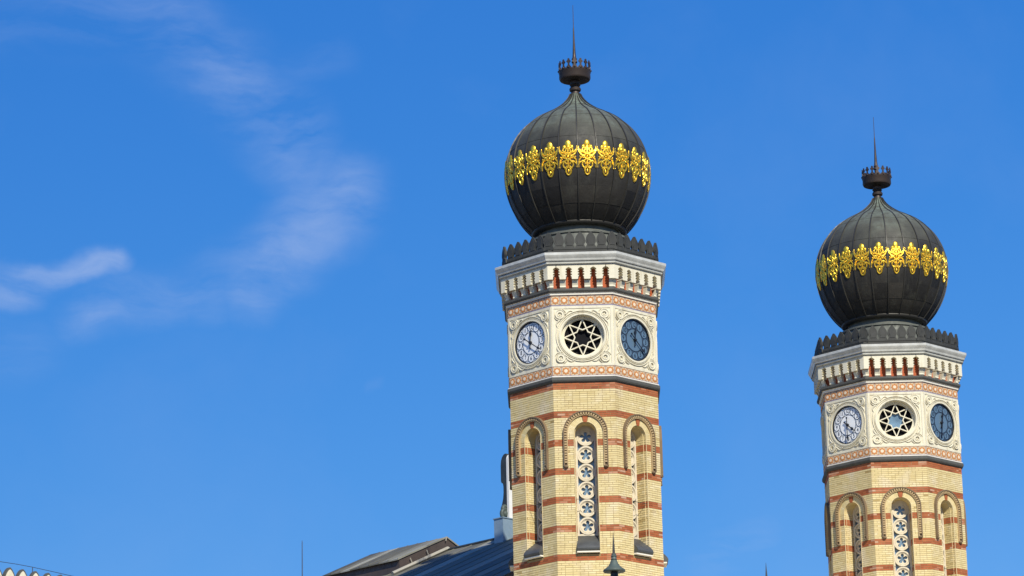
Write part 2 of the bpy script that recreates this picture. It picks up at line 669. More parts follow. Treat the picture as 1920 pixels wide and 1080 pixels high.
def wall_back():
    """mortar bed behind the bricks with the window opening"""
    m = MB()
    d = A - .008
    hw, z0, z1 = d * T, Z_BR0, Z_BR1 + .02
    o = arch(.40, SPRING, SILL_B - .06)
    vs, fs = [], []

    def q(*p):
        b = len(vs)
        vs.extend((s, -d, z) for s, z in p)
        fs.append(tuple(range(b, b + len(p))))
    q((-hw, z0), (hw, z0), (hw, SILL_B - .06), (-hw, SILL_B - .06))
    q((-hw, SILL_B - .06), (-.40, SILL_B - .06), (-.40, SPRING), (-hw, SPRING))
    q((.40, SILL_B - .06), (hw, SILL_B - .06), (hw, SPRING), (.40, SPRING))
    top = o[1:-1]
    n = len(top)
    for i in range(n - 1):
        a, b = top[i], top[i + 1]
        xa, xb = -hw + 2 * hw * i / (n - 1), -hw + 2 * hw * (i + 1) / (n - 1)
        q(a, b, (xb, z1), (xa, z1))
    q((-hw, SPRING), top[0], (-hw, z1))
    q(top[-1], (hw, SPRING), (hw, z1))
    m.add(vs, fs)
    return m.mesh('mortar_bed', 'mortar')


REC = 2.15                     # depth of the tracery front


def window_meshes():
    out = {}
    # reveal (jambs in courses, arch soffit)
    m = MB()
    f0, b0 = .392, .350
    for sgn in (-1, 1):
        for kk in range(0, 200):
            zt = B_TOP - kk * COURSE
            zb = zt - COURSE
            if zt <= SILL_B - .08:
                break
            if zb >= SPRING:
                continue
            zt2 = min(zt, SPRING)
            red = 1 if is_red(zt) else 0
            steps = [(f0, A), (f0 - .012, A - .12), (f0 - .03, A - .12), (b0, REC - .12)]
            tint = rnd.gauss(.5, .15)
            for (s0, d0), (s1, d1) in zip(steps, steps[1:]):
                zg = zb + .013
                if zg >= zt2:
                    continue
                # one stretcher or two headers deep, alternating by course
                cuts = [0, 1] if (s0 - s1) > .015 and (d0 - d1) < .02 else ([0, .5, 1] if kk % 2 else [0, .28, .74, 1])
                for c0, c1 in zip(cuts, cuts[1:]):
                    e = .02 if c1 < 1 else 0
                    sa, da = s0 + (s1 - s0) * c0, d0 + (d1 - d0) * c0
                    sb, db = s0 + (s1 - s0) * (c1 - e), d0 + (d1 - d0) * (c1 - e)
                    vs = [(sgn * sa, -da, zg), (sgn * sb, -db, zg), (sgn * sb, -db, zt2), (sgn * sa, -da, zt2)]
                    m.add(vs, [(0, 1, 2, 3)], red, min(1, max(0, tint + rnd.gauss(0, .15))))
                q = sgn * .006
                vs = [(sgn * s0 + q, -d0 + .004, zb), (sgn * s1 + q, -d1 + .004, zb), (sgn * s1 + q, -d1 + .004, zt2), (sgn * s0 + q, -d0 + .004, zt2)]
                m.add(vs, [(0, 1, 2, 3)], 2)
    n = 20
    steps = [(f0, A), (f0 - .012, A - .12), (f0 - .03, A - .12), (b0, REC - .12)]
    for (r0, d0), (r1, d1) in zip(steps, steps[1:]):
        vs, fs = [], []
        for i in range(n + 1):
            an = math.pi * i / n
            vs += [(-r0 * math.cos(an), -d0, SPRING + r0 * math.sin(an)), (-r1 * math.cos(an), -d1, SPRING + r1 * math.sin(an))]
        fs = [(2 * i, 2 * i + 1, 2 * i + 3, 2 * i + 2) for i in range(n)]
        m.add(vs, fs, 0, .4)
    out['window'] = m.mesh('window', ['yellow', 'red', 'mortar'])
    # voussoirs and thin stone roll round the opening
    m = MB()
    nv = 30
    for i in range(nv):
        a0, a1 = math.pi * i / nv, math.pi * (i + 1) / nv - .008
        if abs((a0 + a1) / 2 - math.pi / 2) < .19:
            continue
        p = lambda r_, a_: (-r_ * math.cos(a_), SPRING + r_ * math.sin(a_))
        m.prism([p(.405, a0), p(.405, a1), p(.64, a1), p(.64, a0)][::-1], A - .03, A + .004, 0, min(1, max(0, rnd.gauss(.62, .12))))
    out['voussoirs'] = m.mesh('arch_voussoirs', 'yellow')
    m = MB()
    p = lambda r_, a_: (-r_ * math.cos(a_), SPRING + r_ * math.sin(a_))
    for j in range(3):
        r0, r1 = .385 + j * .085, .385 + j * .085 + .082
        h = .155
        m.prism([p(r0, math.pi / 2 - h), p(r1, math.pi / 2 - h), p(r1, math.pi / 2 + h), p(r0, math.pi / 2 + h)][::-1], A - .03, A + .016, 0, rnd.uniform(.4, .7))
    out['keystone'] = m.mesh('keystone', 'red')
    m = MB()
    for rr, dd, tr in ((.399, A - .002, .013), (.379, A - .118, .010)):
        m.tube([(s, -dd, z) for s, z in arch(rr, SPRING, SILL_B + .16, 24)], tr, 5)
    out['roll'] = m.mesh('roll_moulding', 'jamb_roll', 60)
    # hood mould with dentils
    m = MB()
    zb = 26.76
    for (r0, r1, dd, mt) in ((.735, .775, A + .105, 1), (.615, .65, A + .06, 0), (.65, .735, A + .025, 1)):
        m.strip(arch(r0, SPRING, zb, 28), arch(r1, SPRING, zb, 28), A - .02, dd, mt, closed=False)
    L = math.pi * .69
    nd = 24
    for i in range(nd):
        an = math.pi * (i + .5) / nd
        w = .028 / .69
        m.prism([p(.65, an - w), p(.735, an - w), p(.735, an + w), p(.65, an + w)], A, A + .085, 0)
    z = SPRING - .047
    while z > zb + .05:
        for sg in (-1, 1):
            s0, s1 = sorted((sg * .652, sg * .733))
            m.box(s0, s1, A, A + .085, z - .028, z + .028, 0)
        z -= .0903
    for sg in (-1, 1):                                  # label stops
        m.ball((sg * .695, -(A + .03), zb - .02), (.085, .085, .055), 8, 5, 1)
    out['hood'] = m.mesh('hood_mould', ['hood', 'hood_dark'])
    # rosette
    m = MB()
    n = 80

    def hole(th):
        best = .080
        for j in range(5):
            a = math.pi / 2 + 2 * math.pi * j / 5
            cxx, czz, rr = .136 * math.cos(a), .136 * math.sin(a), .062
            b = cxx * math.cos(th) + czz * math.sin(th)
            disc = b * b - (cxx * cxx + czz * czz - rr * rr)
            if disc > 0:
                best = max(best, b + math.sqrt(disc))
        return best
    ang = [2 * math.pi * i / n for i in range(n)]
    m.strip([(hole(a) * math.cos(a), hole(a) * math.sin(a)) for a in ang], [(.262 * math.cos(a), .262 * math.sin(a)) for a in ang], REC - .12, REC - .045)
    m.annulus(0, 0, .250, .310, REC - .11, REC, 40)
    m.annulus(0, 0, .222, .240, REC - .06, REC - .025, 40)
    out['rosette'] = m.mesh('rosette', 'tracery')
    # frame of the tracery: side strips, links, arched head
    m = MB()
    for sg in (-1, 1):
        s0, s1 = sorted((sg * .287, sg * .352))
        m.box(s0, s1, REC - .11, REC - .012, 24.36, SPRING)
    m.strip(arch(.30, SPRING - .04, SPRING - .045, 20), arch(.352, SPRING, SPRING - .04, 20), REC - .11, REC - .012, 0, closed=False)
    for i in range(5):
        zc = 27.895 - .629 * (i + .5)
        m.box(-.07, .07, REC - .10, REC - .02, zc - .035, zc + .035)
    m.box(-.29, .29, REC - .11, REC - .02, 24.36, 24.47)
    out['tracery'] = m.mesh('tracery_frame', 'tracery')
    # pane
    m = MB()
    m.prism([(s, z) for s, z in arch(.36, SPRING, SILL_B + .1)][::-1], REC - .20, REC - .14)
    out['pane'] = m.mesh('pane', 'glass')
    # sill: sloping slate with a rounded nose on a white strip
    m = MB()
    prof = [(REC - .25, 24.40), (REC + .02, 24.40), (A + .08, 24.02), (A + .16, 23.93), (A + .195, 23.86), (A + .18, 23.80), (A + .13, 23.765), (REC - .25, 23.765)]
    n = len(prof)
    hw = .388
    vs = [(-hw, -d, z) for d, z in prof] + [(hw, -d, z) for d, z in prof]
    fs = [(i, (i + 1) % n, (i + 1) % n + n, i + n) for i in range(n)] + [tuple(range(n)), tuple(range(2 * n - 1, n - 1, -1))]
    m.add(vs, fs)
    out['sill'] = m.mesh('sill', 'slate', 40)
    m = MB()
    m.box(-.395, .395, A - .05, A + .14, 23.715, 23.762)
    out['sill_strip'] = m.mesh('sill_course', 'white')
    m = MB()
    m.tube([(-.40, -(A - .06), 25.62), (0, -(A - .065), 25.605), (.40, -(A - .06), 25.61)], .010, 5)
    out['tie'] = m.mesh('tie_rod', 'iron')
    return out


def panel_meshes():
    out = {}
    m = MB()
    n = 64
    rh = .745
    hz = 1.085
    hw = HW
    circ, sq = [], []
    for i in range(n):
        a = 2 * math.pi * i / n
        c, s = math.cos(a), math.sin(a)
        circ.append((rh * c, Z_CK + rh * s))
        kx = min(hw / abs(c) if abs(c) > 1e-6 else 9, hz / abs(s) if abs(s) > 1e-6 else 9)
        sq.append((kx * c, Z_CK + kx * s))
    vs = [(s, -A, z) for s, z in circ] + [(s, -A, z) for s, z in sq] + [(s, -(A - .36), z) for s, z in circ]
    fs = []
    for i in range(n):
        j = (i + 1) % n
        fs += [(i, i + n, j + n, j), (i, j, j + 2 * n, i + 2 * n)]
    m.add(vs, fs)
    for a in (0, 1, 2, 3):                                # fill true corners
        i0 = max(range(n), key=lambda i: (sq[i][0] * (1 if a in (0, 3) else -1) + (sq[i][1] - Z_CK) * (1 if a < 2 else -1)))
    for sx in (-1, 1):
        for sz in (-1, 1):
            near = sorted(range(n), key=lambda i: (sq[i][0] - sx * hw) ** 2 + (sq[i][1] - Z_CK - sz * hz) ** 2)[:2]
            m.add([(sx * hw, -A, Z_CK + sz * hz)] + [(sq[i][0], -A, sq[i][1]) for i in near], [(0, 1, 2)])
    # raised border
    for (s0, s1, z0, z1) in ((-hw + .01, -.985, -hz, hz), (.985, hw - .01, -hz, hz), (-.985, .985, .995, hz), (-.985, .985, -hz, -.995)):
        m.box(s0, s1, A - .01, A + .022, Z_CK + z0, Z_CK + z1, back=False)
    out['panel'] = m.mesh('stone_panel', 'cream')
    m = MB()
    m.annulus(0, Z_CK, .745, .765, A - .02, A + .012, 64)
    m.annulus(0, Z_CK, .765, .825, A - .02, A + .045, 64)
    m.annulus(0, Z_CK, .848, .864, A - .02, A + .035, 64)
    m.annulus(0, Z_CK, .905, .930, A - .02, A + .040, 64)
    out['ring'] = m.mesh('moulding_ring', 'cream')
    m = MB()
    m.annulus(0, 0, .070, .100, A - .01, A + .062, 24)
    m.annulus(0, 0, .100, .145, A - .01, A + .045, 24)
    m.annulus(0, 0, .145, .168, A - .01, A + .062, 24)
    m.disc(0, 0, .028, A - .01, A + .03, 10)
    out['rosette'] = m.mesh('corner_rosette', 'cream')
    out['sprigs'] = []
    for sx in (-1, 1):
        for sz in (-1, 1):
            m = MB()
            cx, cz = sx * .775, Z_CK + sz * .785
            base = math.atan2(sz, sx)
            for (rr, a0, a1, cr) in ((.215, 1.2, 2.6, .016), (.215, -1.2, -2.6, .016)):
                m.tube([(cx + rr * math.cos(base + a0 + (a1 - a0) * i / 8), -(A + .025), cz + rr * math.sin(base + a0 + (a1 - a0) * i / 8)) for i in range(9)],
                       [cr * (.5 + .8 * math.sin(math.pi * (i + .5) / 9)) for i in range(9)], 5)
            # curling leaf sprigs along the frame
            for (dx, dz) in ((1, 0), (0, 1)):
                pts = []
                for i in range(9):
                    q = i / 8
                    px_ = cx - sx * dx * (.19 + .30 * q) + sx * dz * (.13 * math.sin(q * 2.6))
                    pz_ = cz - sz * dz * (.19 + .30 * q) + sz * dx * (.13 * math.sin(q * 2.6))
                    pts.append((px_, -(A + .020), pz_))
                m.tube(pts, [.036 * (1 - .7 * i / 8) for i in range(9)], 5)
            out['sprigs'].append(m.mesh('carved_sprig', 'cream'))
    # eight-pointed star tracery {8/3}
    m = MB()
    R8, dF, dB = .655, A - .19, A - .27
    m.annulus(0, Z_CK, R8 - .012, .75, dB, dF + .012, 64)
    m.annulus(0, Z_CK, R8 + .03, .75, dB, dF + .05, 64)
    ri, rv = .383 / math.cos(R_(22.5)), .383 / math.cos(R_(45))
    w = .019
    pt = lambda r_, a_: Vector((r_ * math.cos(a_), r_ * math.sin(a_)))
    for i in range(8):
        for sg in (-1, 1):
            a = math.pi / 2 + i * math.pi / 4
            p0, p1 = pt(R8, a), pt(ri * R8, a + sg * math.pi / 4)
            t = (p1 - p0).normalized()
            nn = Vector((-t.y, t.x)) * w
            p1 = p1 + t * .012
            dd = dF + (.004 if sg > 0 else .0)
            poly = [p0 - nn, p1 - nn, p1 + nn, p0 + nn]
            m.prism([(q.x, Z_CK + q.y) for q in poly], dB, dd)
    out['star'] = m.mesh('star_tracery', 'cream')
    m = MB()
    m.disc(0, Z_CK, .75, A - .37, A - .34, 48)
    out['star_pane'] = {'glass_dark': m.mesh('star_pane', 'glass_dark')}
    m.disc(0, Z_CK, .30, A - .345, A - .30, 32, 1)  # pale disc painted for the sky showing in the star's centre
    out['star_pane']['glass_painted_sky'] = m.mesh('star_pane', ['glass_dark', 'glass_painted_sky'])
    # clock dials
    for nm, dial, disc, ink in (('w', 'dial_white', 'disc_white', 'ink'), ('d', 'dial_dark', 'disc_reflect', 'ink_reflect')):
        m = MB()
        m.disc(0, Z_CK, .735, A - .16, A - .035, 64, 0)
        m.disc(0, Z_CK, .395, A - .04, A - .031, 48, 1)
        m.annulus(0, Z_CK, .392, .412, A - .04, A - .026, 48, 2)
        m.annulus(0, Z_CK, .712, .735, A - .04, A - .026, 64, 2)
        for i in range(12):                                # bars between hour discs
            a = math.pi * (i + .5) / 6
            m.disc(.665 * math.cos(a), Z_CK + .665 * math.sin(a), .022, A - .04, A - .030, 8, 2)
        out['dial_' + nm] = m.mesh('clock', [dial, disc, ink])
        for hr in range(1, 13):
            m = MB()
            m.disc(0, 0, .138, A - .036, A - .029, 24, 0)
            m.annulus(0, 0, .128, .143, A - .036, A - .024, 24, 1)
            cu = bpy.data.curves.new('numeral', 'FONT')
            cu.body = str(hr)
            cu.size = .215
            cu.align_x = 'CENTER'
            cu.align_y = 'CENTER'
            cu.space_character = .85
            cu.offset = .003
            to = bpy.data.objects.new('numeral', cu)
            C.objects.link(to)
            bpy.context.view_layer.update()
            tm = to.evaluated_get(bpy.context.evaluated_depsgraph_get()).to_mesh()
            vs = [(v.co.x * .86, -(A - .023), v.co.y) for v in tm.vertices]
            m.add(vs, [tuple(pp.vertices) for pp in tm.polygons], 1)
            to.evaluated_get(bpy.context.evaluated_depsgraph_get()).to_mesh_clear()
            bpy.data.objects.remove(to)
            bpy.data.curves.remove(cu)
            out['hour_%s%d' % (nm, hr)] = m.mesh('hour_disc', [disc, ink])
    m = MB()
    m.annulus(0, Z_CK, .728, .752, A - .10, A + .018, 64)
    out['bezel'] = m.mesh('bezel', 'black')
    # hands point along +z from the dial centre
    d0 = A + .004
    m = MB()
    m.prism([(-.016, -.22), (.016, -.22), (.020, 0), (.018, .20), (.055, .27), (.05, .33), (.018, .37), (.016, .44), (0, .49),
             (-.016, .44), (-.018, .37), (-.05, .33), (-.055, .27), (-.018, .20), (-.020, 0)], d0, d0 + .016, 0, back=True)
    m.disc(0, 0, .058, A - .04, d0 + .03, 16)
    m.disc(0, -.2, .032, d0, d0 + .016, 10)
    out['hour_hand'] = m.mesh('hour_hand', 'black')
    m = MB()
    m.prism([(-.014, -.30), (.014, -.30), (.018, 0), (.014, .42), (.044, .47), (.036, .53), (.012, .57), (0, .69),
             (-.012, .57), (-.036, .53), (-.044, .47), (-.014, .42), (-.018, 0)], d0 + .03, d0 + .045, 0, back=True)
    m.disc(0, -.28, .04, d0 + .03, d0 + .045, 10)
    m.disc(0, 0, .04, d0 + .02, d0 + .06, 16)
    out['minute_hand'] = m.mesh('minute_hand', 'black')
    return out


def tile_mesh():
    m = MB()
    w, h = .146, .156
    d = A + .012
    m.box(-w, w, A - .02, d, -h, h, 0, back=False)

    def star(r0, r1, n=8, ph=0):
        return [((r0 if i % 2 == 0 else r1) * math.cos(ph + math.pi * i / n), (r0 if i % 2 == 0 else r1) * math.sin(ph + math.pi * i / n)) for i in range(2 * n)]
    m.prism(star(.140, .104, 8), d - .004, d + .010, 1)
    m.prism(star(.078, .052, 8, R_(22.5)), d, d + .017, 2)
    for sx in (-1, 1):
        for sz in (-1, 1):
            m.prism([(sx * .128 + .018, sz * .136), (sx * .128, sz * .136 + .018), (sx * .128 - .018, sz * .136), (sx * .128, sz * .136 - .018)], d - .004, d + .008, 1)
    return m.mesh('tile', ['tile_base', 'tile_orange', 'tile_pink'])


def bracket_mesh():
    half = [(.100, 33.415), (.112, 33.43), (.112, 33.50), (.150, 33.545), (.100, 33.565), (.098, 33.60), (.155, 33.640), (.100, 33.660),
            (.096, 33.690), (.150, 33.730), (.104, 33.748), (.108, 33.785), (.142, 33.815), (.180, 33.84), (.2135, 33.85), (.2135, 33.915)]
    poly = [(s, z) for s, z in half] + [(-s, z) for s, z in reversed(half)]
    m = MB()
    m.prism(poly, 2.47, A + .232)
    # curved corbel below the block
    prof = [(2.47, 33.13), (A + .035, 33.13), (A + .075, 33.17), (A + .065, 33.22), (A + .085, 33.27), (A + .115, 33.33), (A + .13, 33.365), (A + .13, 33.40), (2.47, 33.40)]
    n = len(prof)
    vs = [(-.102, -d, z) for d, z in prof] + [(.102, -d, z) for d, z in prof]
    fs = [(i, (i + 1) % n, (i + 1) % n + n, i + n) for i in range(n)] + [tuple(range(n)), tuple(range(2 * n - 1, n - 1, -1))]
    m.add(vs, fs)
    return m.mesh('bracket', 'cream')


def corner_bracket_mesh():
    """corner piece that wraps the edge between two faces (centred on the edge at +22.5 degrees of face 0)"""
    m = MB()
    half = [(.985, 33.415), (.98, 33.52), (.935, 33.545), (.985, 33.565), (.985, 33.60), (.93, 33.640), (.982, 33.660), (.988, 33.690), (.935, 33.730),
            (.984, 33.748), (.978, 33.785), (.955, 33.815), (.915, 33.84), (.885, 33.85), (.885, 33.915)]
    d1, d0 = A + .232, 2.47
    e1 = d1 * T
    right = [(s, z) for s, z in half]
    poly = right + [(e1, 33.915), (e1, 33.415)]
    n = len(poly)
    vs, fs = [], []
    for rot in (0, 1):
        o = len(vs)
        for dd in (d1, d0):
            for s, z in poly:
                ss = min(s, dd * T)
                p = Vector((ss, -dd, z))
                if rot:                                  # mirror across the edge plane
                    q = R_(22.5)
                    nrm = Vector((math.cos(q), math.sin(q), 0))
                    e = Vector((math.sin(q), -math.cos(q), 0))
                    p = Vector((0, 0, p.z)) + e * p.dot(e) - nrm * p.dot(nrm)
                vs.append(tuple(p))
        fs.append(tuple(o + i for i in range(n)))
        fs += [(o + i, o + (i + 1) % n, o + (i + 1) % n + n, o + i + n) for i in range(n) if i != n - 2]
    m.add(vs, fs)
    # corbel under the corner
    prof = [(2.47, 33.13), (A + .035, 33.13), (A + .075, 33.17), (A + .065, 33.22), (A + .085, 33.27), (A + .115, 33.33), (A + .13, 33.365), (A + .13, 33.40)]
    vs, fs = [], []
    q = R_(22.5)
    nrm = Vector((math.cos(q), math.sin(q), 0))
    e = Vector((math.sin(q), -math.cos(q), 0))
    for d, z in prof:
        pin = Vector((.975 if d > A + .05 else .98, -d, z))
        mid = Vector((d * T, -d, z))
        pm = Vector((0, 0, z)) + e * Vector((pin.x, pin.y, 0)).dot(e) - nrm * Vector((pin.x, pin.y, 0)).dot(nrm)
        vs += [tuple(pin), tuple(mid), (pm.x, pm.y, z)]
    for i in range(len(prof) - 1):
        fs += [(3 * i, 3 * i + 1, 3 * i + 4, 3 * i + 3), (3 * i + 1, 3 * i + 2, 3 * i + 5, 3 * i + 4)]
    nn = len(prof)
    fs += [tuple(3 * i for i in range(nn)), tuple(3 * i + 2 for i in reversed(range(nn)))]
    m.add(vs, fs)
    return m.mesh('corner_bracket', 'cream')


def merlon_mesh():
    m = MB()
    half = [(.188, 0), (.186, .035), (.187, .05), (.172, .09), (.146, .125), (.138, .16), (.150, .20), (.174, .235), (.181, .275), (.172, .33),
            (.152, .39), (.115, .445), (.075, .49), (.050, .52), (.025, .55)]
    half = [(s, z * 1.18) for s, z in half]
    poly = [(s, z) for s, z in half] + [(-s, z) for s, z in reversed(half)]
    m.prism(poly, -.035, .035, 0, back=True)
    half2 = [(s * .62, z * .80 + .07) for s, z in half[3:]]
    m.prism([(s, z) for s, z in half2] + [(-s, z) for s, z in reversed(half2)], .03, .05, 0)
    return m.mesh('merlon', 'crest')


EQ, RD, BU, BL = 38.12, 2.60, 2.48, 2.90


def dome_r(z):
    h = z - EQ
    if h <= 0:
        return RD * math.sqrt(max(0, 1 - (h / BL) ** 2))
    pts = [(2.20, RD * math.sqrt(1 - (2.20 / BU) ** 2)), (2.36, .90), (2.50, .69), (2.66, .48), (2.82, .325), (2.95, .23), (3.06, .175), (3.14, .155)]
    if h <= 2.20:
        return RD * math.sqrt(1 - (h / BU) ** 2)
    for (a, ra), (b, rb) in zip(pts, pts[1:]):
        if h <= b:
            return ra + (rb - ra) * (h - a) / (b - a)
    return .155


def gold_mesh():
    """pierced gilt ornament, bent on to the dome (centre at angle 0 = -Y)"""
    m = MB()
    ZC = 37.98
    TH = .030

    def P(x, z, h=0.):
        zz = ZC + z * .96
        r = dome_r(zz) + .016 + h * .6
        a = x * 1.0 / 2.58
        return (r * math.sin(a), -r * math.cos(a), zz)

    def stroke(pts, w, h=0., n=6):
        # smooth the control points
        sm = []
        L = len(pts)
        for i in range(L - 1):
            p0, p1, p2, p3 = pts[max(i - 1, 0)], pts[i], pts[i + 1], pts[min(i + 2, L - 1)]
            for q in range(4):
                t = q / 4
                f = lambda a, b, c_, d: .5 * (2 * b + (c_ - a) * t + (2 * a - 5 * b + 4 * c_ - d) * t * t + (3 * b - a - 3 * c_ + d) * t ** 3)
                sm.append((f(p0[0], p1[0], p2[0], p3[0]), f(p0[1], p1[1], p2[1], p3[1])))
        sm.append(pts[-1])
        N = len(sm)
        ws = [(w[0] + (w[1] - w[0]) * i / (N - 1)) if isinstance(w, tuple) else w for i in range(N)]
        m.tube([P(x, z, h) for x, z in sm], [x_ * 1.12 for x_ in ws], n)

    def blob(x, z, rx, rz, h=.02):
        c = P(x, z)
        m.ball(c, (rx, .030 + h * .6, rz), 8, 6)
    for sx in (-1, 1):
        stroke([(sx * .315, .375), (sx * .305, .26), (sx * .26, .14), (sx * .17, .05), (sx * .09, .02)], (.026, .040))
        stroke([(sx * .315, -.375), (sx * .31, -.26), (sx * .285, -.14), (sx * .235, -.055), (sx * .15, .02)], (.024, .036))
        stroke([(sx * .305, .29), (sx * .24, .225), (sx * .17, .17), (sx * .10, .20), (sx * .07, .30)], .028)
        stroke([(sx * .30, -.27), (sx * .23, -.20), (sx * .16, -.16), (sx * .10, -.20), (sx * .07, -.28)], .028)
        stroke([(sx * .03, .10), (sx * .11, .16), (sx * .17, .24), (sx * .15, .33), (sx * .08, .345), (sx * .04, .29)], .028, .012)
        stroke([(sx * .03, -.10), (sx * .13, -.17), (sx * .18, -.28), (sx * .15, -.38), (sx * .08, -.40), (sx * .05, -.33)], .028, .012)
        blob(sx * .135, .385, .065, .085)
        blob(sx * .31, .385, .024, .05, 0)
        blob(sx * .31, -.385, .024, .05, 0)
        blob(sx * .26, .0, .03, .03, 0)
        blob(sx * .12, -.42, .04, .05, 0)
    blob(0, .50, .115, .165, .03)
    blob(0, .40, .085, .07, .02)
    stroke([(0, .42), (0, .28), (0, .14)], .036)
    stroke([(0, -.10), (0, -.25), (0, -.40)], .034)
    stroke([(0, -.38), (.075, -.44), (.09, -.54), (.055, -.63), (0, -.665), (-.055, -.63), (-.09, -.54), (-.075, -.44), (0, -.38)], .030)
    blob(0, -.52, .03, .08, -.02)
    stroke([(.10 * math.cos(q * math.pi / 6), .01 + .10 * math.sin(q * math.pi / 6)) for q in range(13)], .032, .015)
    blob(0, .01, .055, .055, .04)
    for q in range(8):
        a = q * math.pi / 4 + math.pi / 8
        blob(.155 * math.cos(a), .01 + .155 * math.sin(a), .032, .032, 0)
    return m.mesh('gilded_motif', 'gold', 50)


SHEET_Z = [35.92, 36.45, 37.02, 37.62, 38.22, 38.85, 39.40, 39.86, 40.26, 40.66, 41.20]


def dome_meshes():
    out = {'sheet': []}
    for i, (z0, z1) in enumerate(zip(SHEET_Z, SHEET_Z[1:])):
        m = MB()
        nz, na = 6, 4
        off = .006 + .004 * (i % 2)
        vs, fs = [], []
        for j in range(nz + 1):
            z = z0 - (.03 if i else 0) + (z1 - z0 + (.03 if i else 0)) * j / nz
            r = dome_r(z) + off + .006 * (1 - j / nz)
            for q in range(na + 1):
                a = R_(-7.42 + 14.84 * q / na)
                vs.append((r * math.sin(a), -r * math.cos(a), z))
        for j in range(nz):
            for q in range(na):
                b = j * (na + 1) + q
                fs.append((b, b + 1, b + na + 2, b + na + 1))
        # lower lip
        o = len(vs)
        for q in range(na + 1):
            x, y, z = vs[q]
            vs.append((x * .99, y * .99, z + .002))
        fs += [(q, o + q, o + q + 1, q + 1) for q in range(na)]
        m.add(vs, fs)
        out['sheet'].append(m.mesh('copper_sheet', 'copper', 40))
    m = MB()
    zs = [35.9 + (41.2 - 35.9) * i / 44 for i in range(45)]
    vs, fs = [], []
    for z in zs:
        r = dome_r(z)
        w = .026 if z < 40.6 else .026 * max(.55, (41.3 - z) / .7)
        vs += [(-w, -(r - .01), z), (-w * .7, -(r + .055), z), (w * .7, -(r + .055), z), (w, -(r - .01), z)]
    for i in range(len(zs) - 1):
        b = 4 * i
        fs += [(b, b + 1, b + 5, b + 4)[::-1], (b + 1, b + 2, b + 6, b + 5)[::-1], (b + 2, b + 3, b + 7, b + 6)[::-1]]
    m.add(vs, fs)
    out['seam'] = m.mesh('standing_seam', 'seam')
    m = MB()
    m.lathe([(dome_r(z) - .012, z) for z in zs], 48, cap_top=True, cap_bot=True)
    out['dome'] = m.mesh('dome', 'copper', 40)
    # base ring and drum
    m = MB()
    ring = [(1.50 + .115 * math.cos(a), 35.90 + .10 * math.sin(a)) for a in [2 * math.pi * i / 14 for i in range(15)]]
    m.lathe([(r + .10, z) for r, z in ring], 64)
    out['base_ring'] = m.mesh('dome_base_ring', 'seam', 60)
    m = MB()
    m.lathe([(2.62, 34.40), (2.30, 34.47), (1.98, 34.60), (1.88, 34.95), (1.80, 35.30), (1.78, 35.42), (1.83, 35.45), (1.83, 35.52), (1.70, 35.56),
             (1.48, 35.60), (1.46, 35.84), (1.60, 35.90)], 64)
    out['drum'] = m.mesh('drum', 'drum', 35)
    return out


def spire_meshes():
    out = {}
    m = MB()
    m.lathe([(.175, 41.10), (.19, 41.16), (.155, 41.20), (.145, 41.28), (.205, 41.33), (.215, 41.40), (.175, 41.46), (.155, 41.50), (.20, 41.54), (.165, 41.58), (.17, 41.74), (.24, 41.80)], 24)
    out['stem'] = m.mesh('finial_stem', 'bronze', 40)
    m = MB()
    m.lathe([(.16, 41.79), (.42, 41.70), (.545, 41.74), (.575, 41.80), (.570, 41.99), (.590, 42.02), (.590, 42.06), (.555, 42.07), (.545, 41.86), (.1, 41.82)], 40)
    out['bowl'] = m.mesh('crown', 'bronze', 40)
    m = MB()
    half = [(.105, 42.05), (.085, 42.11), (.036, 42.15), (.030, 42.24), (.062, 42.26), (.088, 42.30), (.062, 42.34), (.034, 42.35), (.042, 42.39), (.014, 42.42)]
    m.prism([(s, z) for s, z in half] + [(-s, z) for s, z in reversed(half)], .555, .585, 0, back=True)
    m.ball((0, -.585, 42.085), (.055, .04, .045), 8, 5)
    out['crown_point'] = m.mesh('crown_point', 'bronze')
    m = MB()
    m.lathe([(.075, 41.8), (.07, 42.40), (.105, 42.42), (.105, 42.47), (.08, 42.49), (.10, 42.56), (.07, 42.62), (.058, 42.75), (.035, 43.25), (.022, 43.75), (.014, 43.80), (.008, 44.66)], 12, cap_top=True)
    out['spire'] = m.mesh('spire', 'bronze', 40)
    return out


def octa_mesh(name, prof, mat, **kw):
    m = MB()
    m.octa(prof, **kw)
    return m.mesh(name, mat)


